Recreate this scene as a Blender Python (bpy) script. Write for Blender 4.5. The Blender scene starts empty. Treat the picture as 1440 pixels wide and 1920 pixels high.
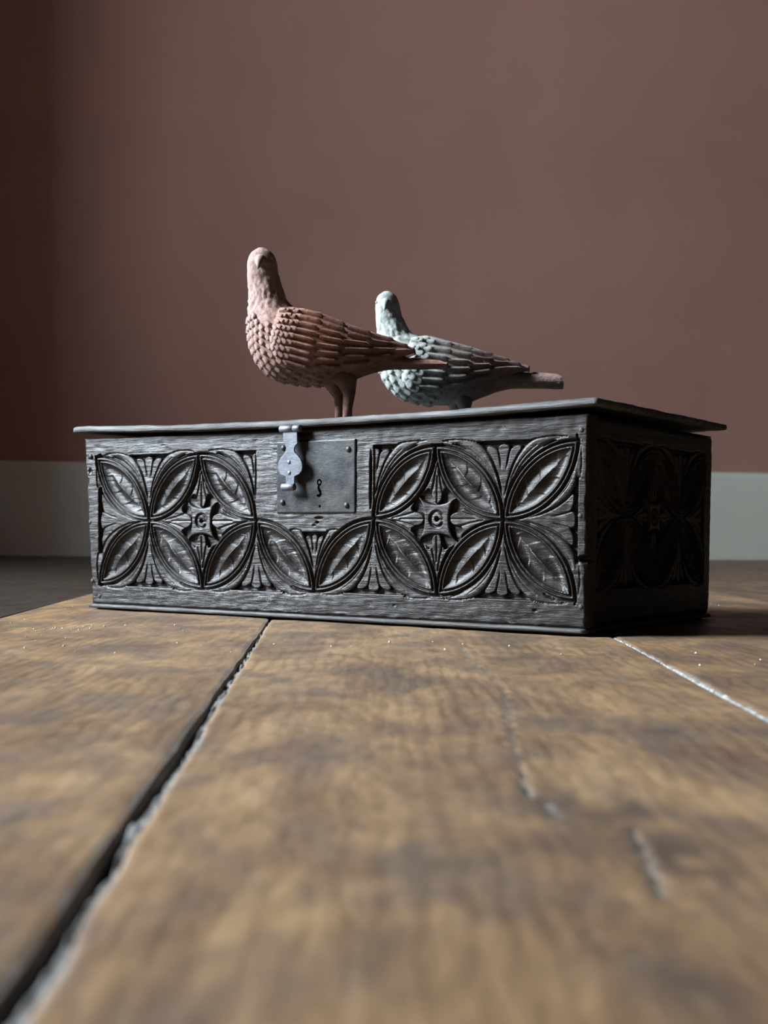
import bpy, bmesh, math, random
import numpy as np
from mathutils import Vector, Matrix

random.seed(7); rng = np.random.default_rng(7)
C = bpy.context.scene.collection
sc = bpy.context.scene

# ------------------------------------------------------------------ camera
FPX, CY, PITCH, ROLL, EYE = 2439.2, 1142.8, -0.0582, 0.0072, 0.0901
cam_d = bpy.data.cameras.new('camera'); cam = bpy.data.objects.new('camera', cam_d); C.objects.link(cam)
cam_d.sensor_fit = 'HORIZONTAL'; cam_d.sensor_width = 36.0; cam_d.lens = FPX / 1440 * 36
cam_d.shift_y = (CY - 960) / 1440
cam_d.clip_start = 0.02
fw = Vector((0, math.cos(PITCH), math.sin(PITCH))); ez = Vector((0, -math.sin(PITCH), math.cos(PITCH))); ex = Vector((1, 0, 0))
cr, sr = math.cos(ROLL), math.sin(ROLL)
rt = ex * cr + ez * sr; up = -ex * sr + ez * cr
M = Matrix((rt, up, -fw)).transposed().to_4x4(); M.translation = (0, 0, EYE)
cam.matrix_world = M
cam_d.dof.use_dof = True; cam_d.dof.focus_distance = 1.24; cam_d.dof.aperture_fstop = 15.0; cam_d.dof.aperture_blades = 0
sc.camera = cam

# ------------------------------------------------------------------ world, daylight from the window, exposure
w = bpy.data.worlds.new('world'); sc.world = w; w.use_nodes = True
bg = w.node_tree.nodes['Background']; bg.inputs[0].default_value = (0.55, 0.5, 0.5, 1); bg.inputs[1].default_value = 0.02
WX = -2.15                                  # inner face of the window wall
WIN_Y0, WIN_Y1, WIN_Z0, WIN_Z1 = 0.72, 1.98, 1.10, 2.65
ld = bpy.data.lights.new('window_daylight', 'AREA'); ld.shape = 'RECTANGLE'
ld.size = WIN_Z1 - WIN_Z0; ld.size_y = WIN_Y1 - WIN_Y0
ld.energy = 730; ld.color = (0.80, 0.91, 1.0)
lo = bpy.data.objects.new('window_daylight', ld); C.objects.link(lo)
lo.location = (WX - 0.42, (WIN_Y0 + WIN_Y1) / 2, (WIN_Z0 + WIN_Z1) / 2)
lo.rotation_euler = (0, -math.pi / 2, 0)
sc.view_settings.view_transform = 'Standard'; sc.view_settings.look = 'None'
sc.view_settings.gamma = 1.0; sc.view_settings.use_curve_mapping = False
sc.view_settings.exposure = 0.0

# ------------------------------------------------------------------ helpers
def tag(o, label=None, cat=None, group=None, kind=None):
    if label: o['label'] = label
    if cat: o['category'] = cat
    if group: o['group'] = group
    if kind: o['kind'] = kind
    return o

def link(name, me, mat, parent=None, loc=None):
    o = bpy.data.objects.new(name, me); C.objects.link(o)
    if mat and not me.materials: me.materials.append(mat)
    if parent: o.parent = parent
    if loc is not None: o.location = loc
    return o

def empty(name, loc, rz=0):
    o = bpy.data.objects.new(name, None); C.objects.link(o); o.location = loc; o.rotation_euler = (0, 0, rz)
    o.empty_display_size = 0.05
    return o

def np_mesh(name, V, F, smooth=True):
    """V (n,3), F (m,4) quads"""
    V = np.asarray(V, np.float32); F = np.asarray(F, np.int32)
    me = bpy.data.meshes.new(name)
    me.vertices.add(len(V)); me.vertices.foreach_set('co', V.ravel())
    me.loops.add(F.size); me.loops.foreach_set('vertex_index', F.ravel())
    me.polygons.add(len(F)); me.polygons.foreach_set('loop_start', np.arange(0, F.size, F.shape[1], dtype=np.int32))
    me.polygons.foreach_set('use_smooth', np.full(len(F), smooth))
    me.update(calc_edges=True); me.validate()
    return me

def grid_faces(ny, nx, flip=False):
    i = np.arange(ny * nx).reshape(ny, nx)
    f = np.stack([i[:-1, :-1], i[:-1, 1:], i[1:, 1:], i[1:, :-1]], -1).reshape(-1, 4)
    return f[:, ::-1] if flip else f

def sub_mesh(name, V, F, smooth=True):
    used = np.unique(F); remap = np.full(len(V), -1, np.int64); remap[used] = np.arange(len(used))
    return np_mesh(name, V[used], remap[F], smooth)

def py_mesh(name, verts, faces, smooth=False):
    me = bpy.data.meshes.new(name); me.from_pydata([tuple(v) for v in verts], [], faces); me.update()
    if smooth:
        for p in me.polygons: p.use_smooth = True
    return me

def box_mesh(name, x0, x1, y0, y1, z0, z1, bevel=0.0, seg=2):
    bm = bmesh.new(); bmesh.ops.create_cube(bm, size=1)
    for v in bm.verts:
        v.co = Vector(((x0 + x1) / 2 + v.co.x * (x1 - x0), (y0 + y1) / 2 + v.co.y * (y1 - y0), (z0 + z1) / 2 + v.co.z * (z1 - z0)))
    if bevel: bmesh.ops.bevel(bm, geom=bm.edges[:], offset=bevel, segments=seg, profile=0.5, affect='EDGES')
    me = bpy.data.meshes.new(name); bm.to_mesh(me); bm.free()
    return me

def value_noise(x, y, seed=0):
    """smooth 2-D value noise in -1..1"""
    r = np.random.default_rng(seed); T = r.uniform(-1, 1, (256, 256))
    xi = np.floor(x).astype(int); yi = np.floor(y).astype(int); fx = x - xi; fy = y - yi
    fx = fx * fx * (3 - 2 * fx); fy = fy * fy * (3 - 2 * fy)
    g = lambda a, b: T[a & 255, b & 255]
    return (g(xi, yi) * (1 - fx) + g(xi + 1, yi) * fx) * (1 - fy) + (g(xi, yi + 1) * (1 - fx) + g(xi + 1, yi + 1) * fx) * fy

def sstep(a, b, x):
    t = np.clip((x - a) / (b - a), 0, 1); return t * t * (3 - 2 * t)

def tube(name, pts, radii, seg=12, caps=True):
    pts = [Vector(p) for p in pts]; V = []; F = []
    up0 = Vector((0.13, 0.31, 0.94))
    for i, p in enumerate(pts):
        d = (pts[min(i + 1, len(pts) - 1)] - pts[max(i - 1, 0)]).normalized()
        a = d.cross(up0)
        if a.length < 1e-3: a = d.cross(Vector((1, 0, 0)))
        a.normalize(); b = d.cross(a)
        for k in range(seg):
            t = 2 * math.pi * k / seg; V.append(p + (a * math.cos(t) + b * math.sin(t)) * radii[i])
    for i in range(len(pts) - 1):
        for k in range(seg):
            F.append((i * seg + k, (i + 1) * seg + k, (i + 1) * seg + (k + 1) % seg, i * seg + (k + 1) % seg))
    if caps:
        F.append(tuple(range(seg))); F.append(tuple(reversed(range((len(pts) - 1) * seg, len(pts) * seg))))
    return py_mesh(name, V, F, True)

def dome(name, r, h, seg=14, rings=5):
    """a nail head lying in the x-z plane, bulging towards -y"""
    V = []; F = []
    for i in range(rings + 1):
        t = i / rings * math.pi / 2
        if i == rings: V.append((0, -h, 0)); break
        for k in range(seg):
            a = 2 * math.pi * k / seg; V.append((r * math.cos(t) * math.cos(a), -h * math.sin(t), r * math.cos(t) * math.sin(a)))
    for i in range(rings - 1):
        for k in range(seg): F.append((i * seg + k, i * seg + (k + 1) % seg, (i + 1) * seg + (k + 1) % seg, (i + 1) * seg + k))
    for k in range(seg): F.append(((rings - 1) * seg + k, (rings - 1) * seg + (k + 1) % seg, rings * seg))
    return py_mesh(name, V, F, True)

# ------------------------------------------------------------------ materials
class NT:
    def __init__(s, name):
        s.m = bpy.data.materials.new(name); s.m.use_nodes = True; s.t = s.m.node_tree; s.n = s.t.nodes
        s.b = s.n['Principled BSDF']
    def new(s, kind, **kw):
        n = s.n.new(kind)
        for k, v in kw.items(): setattr(n, k, v)
        return n
    def l(s, a, b): s.t.links.new(a, b)
    def coord(s, scale=(1, 1, 1), src='Object', rot=(0, 0, 0), loc=(0, 0, 0)):
        tc = s.new('ShaderNodeTexCoord'); tc.object = getattr(s, 'obj', None); mp = s.new('ShaderNodeMapping')
        mp.inputs['Scale'].default_value = scale; mp.inputs['Rotation'].default_value = rot; mp.inputs['Location'].default_value = loc
        s.l(tc.outputs[src], mp.inputs[0]); return mp.outputs[0]
    def noise(s, vec, scale, detail=4, rough=0.55, dist=0.0):
        n = s.new('ShaderNodeTexNoise'); n.inputs['Scale'].default_value = scale; n.inputs['Detail'].default_value = detail
        n.inputs['Roughness'].default_value = rough; n.inputs['Distortion'].default_value = dist
        s.l(vec, n.inputs['Vector']); return n.outputs['Fac']
    def ramp(s, fac, stops):
        r = s.new('ShaderNodeValToRGB'); e = r.color_ramp.elements
        while len(e) < len(stops): e.new(0.5)
        for el, (p, c) in zip(e, stops):
            el.position = p; el.color = (*c, 1) if len(c) == 3 else c
        s.l(fac, r.inputs[0]); return r.outputs[0]
    def mix(s, fac, a, b, mode='MIX'):
        n = s.new('ShaderNodeMix', data_type='RGBA', blend_type=mode)
        for sock, v in ((n.inputs[0], fac), (n.inputs[6], a), (n.inputs[7], b)):
            if hasattr(v, 'is_linked'): s.l(v, sock)
            elif isinstance(v, (int, float)): sock.default_value = v
            else: sock.default_value = (*v, 1)
        return n.outputs[2]
    def math(s, op, a, b=0.0, clamp=False):
        n = s.new('ShaderNodeMath', operation=op, use_clamp=clamp)
        for sock, v in ((n.inputs[0], a), (n.inputs[1], b)):
            if hasattr(v, 'is_linked'): s.l(v, sock)
            else: sock.default_value = v
        return n.outputs[0]
    def bump(s, h, strength=0.3, dist=0.001, normal=None):
        n = s.new('ShaderNodeBump'); n.inputs['Strength'].default_value = strength; n.inputs['Distance'].default_value = dist
        s.l(h, n.inputs['Height'])
        if normal is not None: s.l(normal, n.inputs['Normal'])
        return n.outputs[0]
    def out(s, color=None, rough=None, normal=None, metal=None, spec=None):
        for k, v in (('Base Color', color), ('Roughness', rough), ('Metallic', metal), ('Normal', normal), ('Specular IOR Level', spec)):
            if v is None: continue
            if hasattr(v, 'is_linked'): s.l(v, s.b.inputs[k])
            elif isinstance(v, (int, float)): s.b.inputs[k].default_value = v
            else: s.b.inputs[k].default_value = (*v, 1)
        return s.m

def oak(name, grain=(9, 120, 120), lo=(0.006, 0.0042, 0.0036), mid=(0.016, 0.0112, 0.0095), hi=(0.038, 0.029, 0.025), wear=0.35, bump=0.6, rough=0.34, spec=0.36):
    t = NT(name)
    g = t.noise(t.coord(grain), 1.6, 6, 0.6, 0.3)
    g2 = t.noise(t.coord(tuple(v * 3.2 for v in grain)), 2.0, 4, 0.7)
    blot = t.noise(t.coord(), 17, 4, 0.6)
    c = t.ramp(g, [(0.30, lo), (0.52, mid), (0.74, hi)])
    c = t.mix(t.math('MULTIPLY', t.ramp(blot, [(0.45, (0, 0, 0)), (0.75, (1, 1, 1))]), wear), c, (0.036, 0.025, 0.020))
    pores = t.ramp(g2, [(0.36, (0.35, 0.33, 0.32)), (0.50, (1, 1, 1))])
    c = t.mix(0.8, c, pores, 'MULTIPLY')
    scr = t.ramp(t.noise(t.coord(tuple(v * f for v, f in zip(grain, (3.2, 2.3, 2.3)))), 2.6, 3, 0.7), [(0.66, (0, 0, 0)), (0.78, (1, 1, 1))])
    c = t.mix(t.math('MULTIPLY', scr, 0.30), c, (0.14, 0.13, 0.128))
    h = t.math('ADD', t.math('MULTIPLY', g2, 0.9), t.math('MULTIPLY', g, 0.5))
    nrm = t.bump(h, bump, 0.0012)
    r = t.ramp(blot, [(0.3, (rough - .07,) * 3), (0.7, (rough + .08,) * 3)])
    return t.out(c, r, nrm, spec=spec)

M_FRONT = oak('dark_carved_oak')
M_SIDE = oak('dark_oak_end_grain', (120, 9, 120))
M_LID = oak('pale_lid_oak', (8, 110, 110), (0.035, 0.034, 0.033), (0.10, 0.098, 0.096), (0.22, 0.218, 0.215), 0.4, 0.8, 0.62, 0.45)  # paler, greyer oak that stays on the lid's edges only
M_BASE = oak('base_oak', (9, 110, 110), (0.014, 0.012, 0.011), (0.034, 0.030, 0.027), (0.085, 0.077, 0.07), 0.4, 0.6, 0.55, 0.5)

def iron(name, dark, light, rough=0.42):
    t = NT(name)
    a = t.noise(t.coord(), 60, 5, 0.65); b = t.noise(t.coord(), 260, 3, 0.6); s = t.noise(t.coord((40, 40, 260)), 3, 3, 0.6)
    c = t.ramp(a, [(0.3, dark), (0.7, light)])
    c = t.mix(t.math('MULTIPLY', t.ramp(t.noise(t.coord(), 30, 4, 0.6), [(0.5, (0, 0, 0)), (0.7, (1, 1, 1))]), 0.35), c, (0.06, 0.05, 0.042))
    h = t.math('ADD', t.math('MULTIPLY', a, 0.8), t.math('ADD', t.math('MULTIPLY', b, 0.25), t.math('MULTIPLY', s, 0.2)))
    return t.out(c, t.ramp(a, [(0.3, (rough - .1,) * 3), (0.7, (rough + .12,) * 3)]), t.bump(h, 0.5, 0.0012), metal=0.55, spec=0.5)
M_IRON = iron('old_iron_plate', (0.032, 0.033, 0.034), (0.075, 0.077, 0.079), 0.5)
M_HASP = iron('worn_steel_hasp', (0.12, 0.132, 0.155), (0.22, 0.24, 0.275), 0.5)

def floor_mat():
    t = NT('old_floorboards')
    at = t.new('ShaderNodeAttribute', attribute_name='dust', attribute_type='GEOMETRY').outputs['Fac']
    st = t.new('ShaderNodeAttribute', attribute_name='stain', attribute_type='GEOMETRY').outputs['Fac']
    oi = t.new('ShaderNodeObjectInfo').outputs['Random']
    base = t.noise(t.coord((9, 4, 5), src='Object'), 1.7, 7, 0.68, 0.7)
    blot = t.noise(t.coord((1, 0.6, 1), loc=(3, 1, 0)), 21, 5, 0.6, 0.4)
    fine = t.noise(t.coord((1.0, 0.22, 1)), 170, 5, 0.65, 0.2)
    # saw and ray figure: ripples across the board
    wv = t.new('ShaderNodeTexWave', wave_type='BANDS', bands_direction='X', wave_profile='SIN')
    wv.inputs['Scale'].default_value = 28; wv.inputs['Distortion'].default_value = 7.0; wv.inputs['Detail'].default_value = 3
    wv.inputs['Detail Scale'].default_value = 0.9; wv.inputs['Detail Roughness'].default_value = 0.6
    t.l(t.coord((1.15, 0.42, 1)), wv.inputs['Vector'])
    ray = t.noise(t.coord((420, 26, 100)), 1.0, 2, 0.5, 0.4)
    c = t.ramp(base, [(0.26, (0.078, 0.048, 0.029)), (0.44, (0.165, 0.100, 0.053)), (0.58, (0.265, 0.165, 0.085)), (0.78, (0.35, 0.24, 0.14))])
    c = t.mix(t.math('MULTIPLY', t.ramp(blot, [(0.47, (0, 0, 0)), (0.66, (1, 1, 1))]), 0.72), c, (0.095, 0.068, 0.05))
    c = t.mix(0.55, c, t.ramp(fine, [(0.3, (0.5, 0.46, 0.43)), (0.6, (1.08, 1.05, 1.0))]), 'MULTIPLY')
    wm = t.ramp(t.noise(t.coord((1, 0.6, 1), loc=(7, 3, 0)), 9, 3, 0.5), [(0.42, (0.08,) * 3), (0.60, (0.65,) * 3)])
    c = t.mix(wm, c, t.ramp(wv.outputs['Fac'], [(0.0, (0.72, 0.68, 0.64)), (0.6, (1.1, 1.1, 1.08))]), 'MULTIPLY')
    c = t.mix(0.25, c, t.ramp(ray, [(0.35, (0.6, 0.57, 0.55)), (0.6, (1.15, 1.13, 1.1))]), 'MULTIPLY')
    c = t.mix(t.math('MULTIPLY', st, 0.85), c, (0.048, 0.034, 0.026))
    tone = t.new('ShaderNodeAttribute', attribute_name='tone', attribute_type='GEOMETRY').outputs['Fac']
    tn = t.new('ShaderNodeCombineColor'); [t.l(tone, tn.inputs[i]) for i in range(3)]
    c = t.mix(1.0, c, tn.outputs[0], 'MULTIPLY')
    dn = t.noise(t.coord(), 240, 4, 0.7)
    dust_c = t.ramp(dn, [(0.32, (0.04, 0.036, 0.033)), (0.5, (0.22, 0.215, 0.20)), (0.72, (0.5, 0.49, 0.47))])
    c = t.mix(at, c, dust_c)
    h = t.math('ADD', t.math('MULTIPLY', fine, 0.8), t.math('ADD', t.math('MULTIPLY', wv.outputs['Fac'], 0.2), t.math('MULTIPLY', blot, 0.5)))
    r = t.ramp(blot, [(0.3, (0.40,) * 3), (0.7, (0.58,) * 3)])
    r = t.mix(at, r, (0.95, 0.95, 0.95))
    t.b.inputs['Sheen Weight'].default_value = 0.04; t.b.inputs['Sheen Roughness'].default_value = 0.35
    return t.out(c, r, t.bump(h, 0.35, 0.0012), spec=0.4)
M_FLOOR = floor_mat()

def dust_mat(name, a, b, c_):
    t = NT(name); n = t.noise(t.coord((1, 0.6, 1)), 260, 5, 0.75)
    return t.out(t.ramp(n, [(0.34, a), (0.5, b), (0.7, c_)]), 0.95, t.bump(n, 0.8, 0.002), spec=0.1)
M_DUST = dust_mat('grey_seam_dust', (0.03, 0.027, 0.025), (0.16, 0.157, 0.15), (0.42, 0.415, 0.40))
M_FILL = dust_mat('pale_seam_filler', (0.09, 0.086, 0.08), (0.27, 0.265, 0.25), (0.5, 0.49, 0.47))

def plain(name, col, rough, var=0.12, scale=3.0, bscale=90, bs=0.08, spec=0.3):
    t = NT(name); n = t.noise(t.coord(), scale, 4, 0.55)
    c = t.ramp(n, [(0.3, tuple(v * (1 - var) for v in col)), (0.7, tuple(v * (1 + var) for v in col))])
    return t.out(c, rough, t.bump(t.noise(t.coord(), bscale, 3, 0.6), bs, 0.002), spec=spec)
M_WALL = plain('mauve_brown_plaster', (0.232, 0.121, 0.095), 0.75, 0.10, 1.1, 70, 0.10)
M_SKIRT = plain('grey_green_paint', (0.42, 0.42, 0.36), 0.5, 0.05, 3, 40, 0.06)
M_FRAME = plain('window_paint', (0.7, 0.7, 0.67), 0.5)
M_SUB = plain('dark_void', (0.012, 0.010, 0.009), 0.95, 0.1)

def stone(name, kind, root):
    t = NT(name); t.obj = root
    n1 = t.noise(t.coord(), 26, 5, 0.65); n2 = t.noise(t.coord(), 160, 5, 0.7); n3 = t.noise(t.coord(loc=(4, 2, 1)), 14, 4, 0.6)
    sep = t.new('ShaderNodeSeparateXYZ'); tc = t.new('ShaderNodeTexCoord'); tc.object = root; t.l(tc.outputs['Object'], sep.inputs[0])
    if kind == 'rust':
        c = t.ramp(n1, [(0.28, (0.145, 0.070, 0.054)), (0.5, (0.27, 0.150, 0.122)), (0.72, (0.40, 0.255, 0.22))])
        dv = t.new('ShaderNodeVectorMath', operation='DISTANCE'); t.l(tc.outputs['Object'], dv.inputs[0]); dv.inputs[1].default_value = (-0.052, -0.03, 0.092)
        near = t.ramp(dv.outputs['Value'], [(0.012, (0.85,) * 3), (0.055, (0.12,) * 3)])
        c = t.mix(t.math('MULTIPLY', t.ramp(n3, [(0.40, (0, 0, 0)), (0.58, (1, 1, 1))]), near), c, (0.42, 0.165, 0.065))
        # mixed towards a paler pink at the figure's head and breast
        m = t.new('ShaderNodeMapRange'); m.inputs[1].default_value = -0.02; m.inputs[2].default_value = -0.085; t.l(sep.outputs[0], m.inputs[0])
        c = t.mix(t.math('MULTIPLY', m.outputs[0], 0.6), c, (0.37, 0.265, 0.245))
    else:
        pale = t.ramp(n1, [(0.3, (0.24, 0.27, 0.26)), (0.55, (0.36, 0.395, 0.375)), (0.75, (0.45, 0.48, 0.455))])
        brown = t.ramp(n3, [(0.35, (0.13, 0.085, 0.068)), (0.65, (0.30, 0.21, 0.18))])
        m = t.new('ShaderNodeMapRange'); m.inputs[1].default_value = -0.075; m.inputs[2].default_value = 0.045; t.l(sep.outputs[0], m.inputs[0])
        f = t.math('ADD', m.outputs[0], t.math('MULTIPLY', t.math('SUBTRACT', n3, 0.5), 1.6), True)
        c = t.mix(f, pale, brown)
    c = t.mix(0.6, c, t.ramp(n2, [(0.33, (0.45, 0.42, 0.40)), (0.56, (1.05, 1.05, 1.05))]), 'MULTIPLY')
    return t.out(c, 0.78, t.bump(t.math('ADD', n2, t.math('MULTIPLY', n1, 0.8)), 0.45, 0.0025), spec=0.3)

# ------------------------------------------------------------------ setting: walls, skirting, window, floor
WALL_Y, WALL_YAW, SKIRT_H = 4.857, 0.104, 0.339
wall = link('wall_back', box_mesh('wall_back', -2.6, 3.4, 0, 0.2, -0.05, 3.0), M_WALL, None, (0, WALL_Y + 0.03, 0)); wall.rotation_euler = (0, 0, WALL_YAW)
tag(wall, 'mauve brown plaster wall behind the carved box', kind='structure')
def skirt_mesh():
    prof = [(0.03, -0.03), (0.0, -0.03), (0.0, SKIRT_H - 0.020), (0.004, SKIRT_H - 0.006), (0.012, SKIRT_H), (0.03, SKIRT_H)]
    V = []; F = []; X = np.linspace(-2.1, 3.2, 2)
    for x in X:
        for (y, z) in prof: V.append((x, y, z))
    n = len(prof)
    for k in range(n): F.append((k, n + k, n + (k + 1) % n, (k + 1) % n))
    F.append(tuple(range(n))); F.append(tuple(reversed(range(n, 2 * n))))
    return py_mesh('baseboard_back', V, F)
sk = link('baseboard_back', skirt_mesh(), M_SKIRT, None, (0, WALL_Y, 0.0)); sk.rotation_euler = (0, 0.0036, WALL_YAW)
tag(sk, 'tall pale grey green painted skirting board', kind='structure')

lw = empty('wall_left', (WX, 0, 0)); tag(lw, 'plaster side wall with a window opening', kind='structure')
for y0, y1, z0, z1 in ((-0.6, WIN_Y0, -0.05, 3.0), (WIN_Y1, 4.62, -0.05, 3.0), (WIN_Y0, WIN_Y1, -0.05, WIN_Z0), (WIN_Y0, WIN_Y1, WIN_Z1, 3.0)):
    link('wall_panel', box_mesh('wall_panel', -0.40, 0, y0, y1, z0, z1), M_WALL, lw)
wn = empty('window_1', (WX - 0.33, (WIN_Y0 + WIN_Y1) / 2, WIN_Z0)); tag(wn, 'painted sash window frame in the side wall', kind='structure')
hw_, hh_ = (WIN_Y1 - WIN_Y0) / 2, WIN_Z1 - WIN_Z0
for y0, y1, z0, z1 in ((-hw_, -hw_ + .05, 0, hh_), (hw_ - .05, hw_, 0, hh_), (-hw_ + .05, hw_ - .05, 0, .06), (-hw_ + .05, hw_ - .05, hh_ - .05, hh_)):
    link('window_frame', box_mesh('window_frame', -0.03, 0.03, y0, y1, z0, z1, 0.004), M_FRAME, wn)
link('glazing_bar', box_mesh('glazing_bar', -0.014, 0.014, -0.012, 0.012, .06, hh_ - .05, 0.003), M_FRAME, wn)
link('meeting_rail', box_mesh('meeting_rail', -0.02, 0.02, -hw_ + .05, hw_ - .05, hh_ / 2 - .02, hh_ / 2 + .02, 0.003), M_FRAME, wn)

floor = link('floor', box_mesh('floor', -2.3, 2.6, -0.4, 5.3, -0.06, -0.022), M_SUB); tag(floor, 'old wide floorboards laid over a dark void', kind='structure')
seams = [(-2.07, -.05), (-1.78, -.05), (-1.49, -.05), (-1.20, -.05), (-.91, -.05), (-.62, -.05), (-.335, -.049), (-.0605, -.0435), (.1745, .027), (.475, .028), (.78, .03), (1.09, .03), (1.40, .03), (1.70, .03), (2.0, .03), (2.3, .03)]
GAPL, GAPR = {}, {}
def seam_gap(k, y):
    """half-gaps left and right of seam k at y"""
    if k == 7: g = 0.0014 + 0.0026 * np.clip((1.35 - y) / 1.1, 0, 1); return g * (1.05 + 0.25 * value_noise(y * 22, y * 0 + 3, 5)), g * (1.05 + 0.30 * value_noise(y * 26, y * 0 + 9, 6))
    if k == 8: return 0.0011 + 0.0003 * value_noise(y * 40, y * 0, 8), 0.0011 + 0.0003 * value_noise(y * 36, y * 0 + 4, 9)
    return 0.0011 + 0 * y, 0.0011 + 0 * y
CRACKS = [  # polyline (x, y), half width, depth, dust amount: splits and gouges in the middle board
    ([(.060, 1.165), (.062, 1.03), (.064, .921), (.071, .80), (.071, .761)], .0005, .0008, .4),
    ([(.071, .761), (.064, .66), (.0555, .549), (.053, .499), (.051, .455)], .0008, .0016, .22),
    ([(.0530, .497), (.0520, .470), (.0512, .447)], .0012, .0018, .6),
    ([(.0565, .437), (.0558, .420), (.0548, .408)], .0010, .0016, .55),
    ([(.0768, .394), (.0758, .378), (.0740, .358), (.0722, .338), (.0700, .321)], .0014, .0022, .72),
    ([(.046, .292), (.049, .283)], .0009, .0010, .35), ([(.054, .276), (.055, .270)], .0010, .0010, .4)]
STAINS = [(.07, .43, .034, .04, 1.0), (.085, .36, .026, .06, .85), (.045, .38, .03, .05, .5), (.055, .33, .012, .06, .5), (.105, .40, .02, .03, .6), (.062, .27, .010, .04, .7), (.085, .62, .05, .02, .55), (.13, .60, .05, .018, .7),
          (.02, .44, .02, .04, .35), (-.02, .272, .006, .010, .9), (-.004, .285, .01, .03, .4), (.035, .80, .02, .03, .5), (.155, .52, .02, .05, .4), (.03, 1.0, .015, .02, .5), (.10, .95, .02, .02, .5)]
STAINS_L = [(-.135, .56, .03, .03, .55), (-.16, .62, .04, .03, .6), (-.19, .68, .03, .05, .4), (-.11, .50, .02, .02, .4), (-.30, .92, .05, .06, .5), (-.2, 1.02, .03, .05, .35)]
def plank(k):
    (a0, s0), (a1, s1) = seams[k], seams[k + 1]
    main = k in (6, 7, 8)
    if main:
        ys = np.concatenate([np.linspace(-0.35, 0.18, 12, endpoint=False), np.linspace(0.18, 0.75, 330, endpoint=False), np.linspace(0.75, 1.5, 260, endpoint=False), np.linspace(1.5, 5.2, 60)])
        nx = 150 if k == 7 else 70
    else:
        ys = np.linspace(-0.35, 5.2, 110); nx = 22
    t = np.linspace(0, 1, nx); t = 0.5 - 0.5 * np.cos(t * np.pi) if k != 7 else 0.7 * t + 0.3 * (0.5 - 0.5 * np.cos(t * np.pi))
    xl = a0 + s0 * ys + seam_gap(k, ys)[1]; xr = a1 + s1 * ys - seam_gap(k + 1, ys)[0]
    X = xl[:, None] * (1 - t) + xr[:, None] * t; Y = np.repeat(ys[:, None], nx, 1)
    Z = 0.0006 * value_noise(X * 16 + k * 7, Y * 5, 11) + 0.00025 * value_noise(X * 90, Y * 30, 12)
    e = np.minimum(X - xl[:, None], xr[:, None] - X)
    Z -= 0.0010 * (1 - sstep(0, 0.0035, e)) ** 2 + 0.0003 * (1 - sstep(0, 0.03, e))
    Z += [0.0003, 0.0008, 0, -0.0007][k % 4] * 0.5
    D = np.zeros_like(X); ST = np.zeros_like(X)
    if main:
        D = 0.55 * (1 - sstep(0.0, 0.0022, e + 0.0012 * value_noise(X * 300, Y * 90, 21))) * (0.5 + 0.5 * value_noise(X * 40, Y * 34, 22))
        D = np.clip(D, 0, 1)
        for (sx, sy, rx, ry, am) in (STAINS if k == 7 else STAINS_L if k == 6 else [(.28, .8, .05, .05, .4), (.25, .95, .03, .03, .4)]):
            q = ((X - sx) / rx) ** 2 + ((Y - sy) / ry) ** 2
            wob = 0.75 * value_noise(X * 70, Y * 40, 31) + 0.5 * value_noise(X * 190, Y * 90, 32)
            ST = np.maximum(ST, am * np.exp(-q * 1.1) * np.clip(0.85 + 0.9 * wob, 0, 1.3))
        ST = np.clip(ST, 0, 1)
    if k == 7:
        for pts, hwid, dep, du in CRACKS:
            P = np.array(pts); dist = np.full(X.shape, 9.0)
            for a, b in zip(P[:-1], P[1:]):
                d = b - a; tt = np.clip(((X - a[0]) * d[0] + (Y - a[1]) * d[1]) / (d @ d), 0, 1)
                dist = np.minimum(dist, np.hypot(X - a[0] - tt * d[0], (Y - a[1] - tt * d[1]) * 0.6))
            hw = hwid * (1 + 0.45 * value_noise(X * 80, Y * 45, 41))
            m = 1 - sstep(hw * 0.45, hw * 1.25, dist)
            Z -= dep * m; D = np.maximum(D, du * m * np.clip(0.75 + 0.5 * value_noise(X * 120, Y * 60, 42), 0, 1))
            ST = np.maximum(ST, 0.55 * (1 - sstep(hw, hw * 3.2, dist)))
    top = np.stack([X, Y, Z], -1).reshape(-1, 3); ny = len(ys)
    F = grid_faces(ny, nx)
    # side walls of the board
    lo_l = np.stack([X[:, 0], ys, np.full(ny, -0.022)], -1); lo_r = np.stack([X[:, -1], ys, np.full(ny, -0.022)], -1)
    V = np.concatenate([top, lo_l, lo_r]); i0 = ny * nx; idx = np.arange(ny * nx).reshape(ny, nx)
    r_ = np.arange(ny - 1)
    FL = np.stack([idx[:-1, 0], idx[1:, 0], i0 + r_ + 1, i0 + r_], -1); FR = np.stack([idx[:-1, -1], i0 + ny + r_, i0 + ny + r_ + 1, idx[1:, -1]], -1)
    me = np_mesh('plank', V, np.concatenate([F, FL, FR]))
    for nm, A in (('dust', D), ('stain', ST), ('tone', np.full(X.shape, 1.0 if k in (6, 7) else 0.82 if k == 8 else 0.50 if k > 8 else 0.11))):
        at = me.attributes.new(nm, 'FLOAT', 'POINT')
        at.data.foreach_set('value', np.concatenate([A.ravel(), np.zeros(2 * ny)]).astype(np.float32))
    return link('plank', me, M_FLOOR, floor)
for k in range(len(seams) - 1): plank(k)

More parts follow.
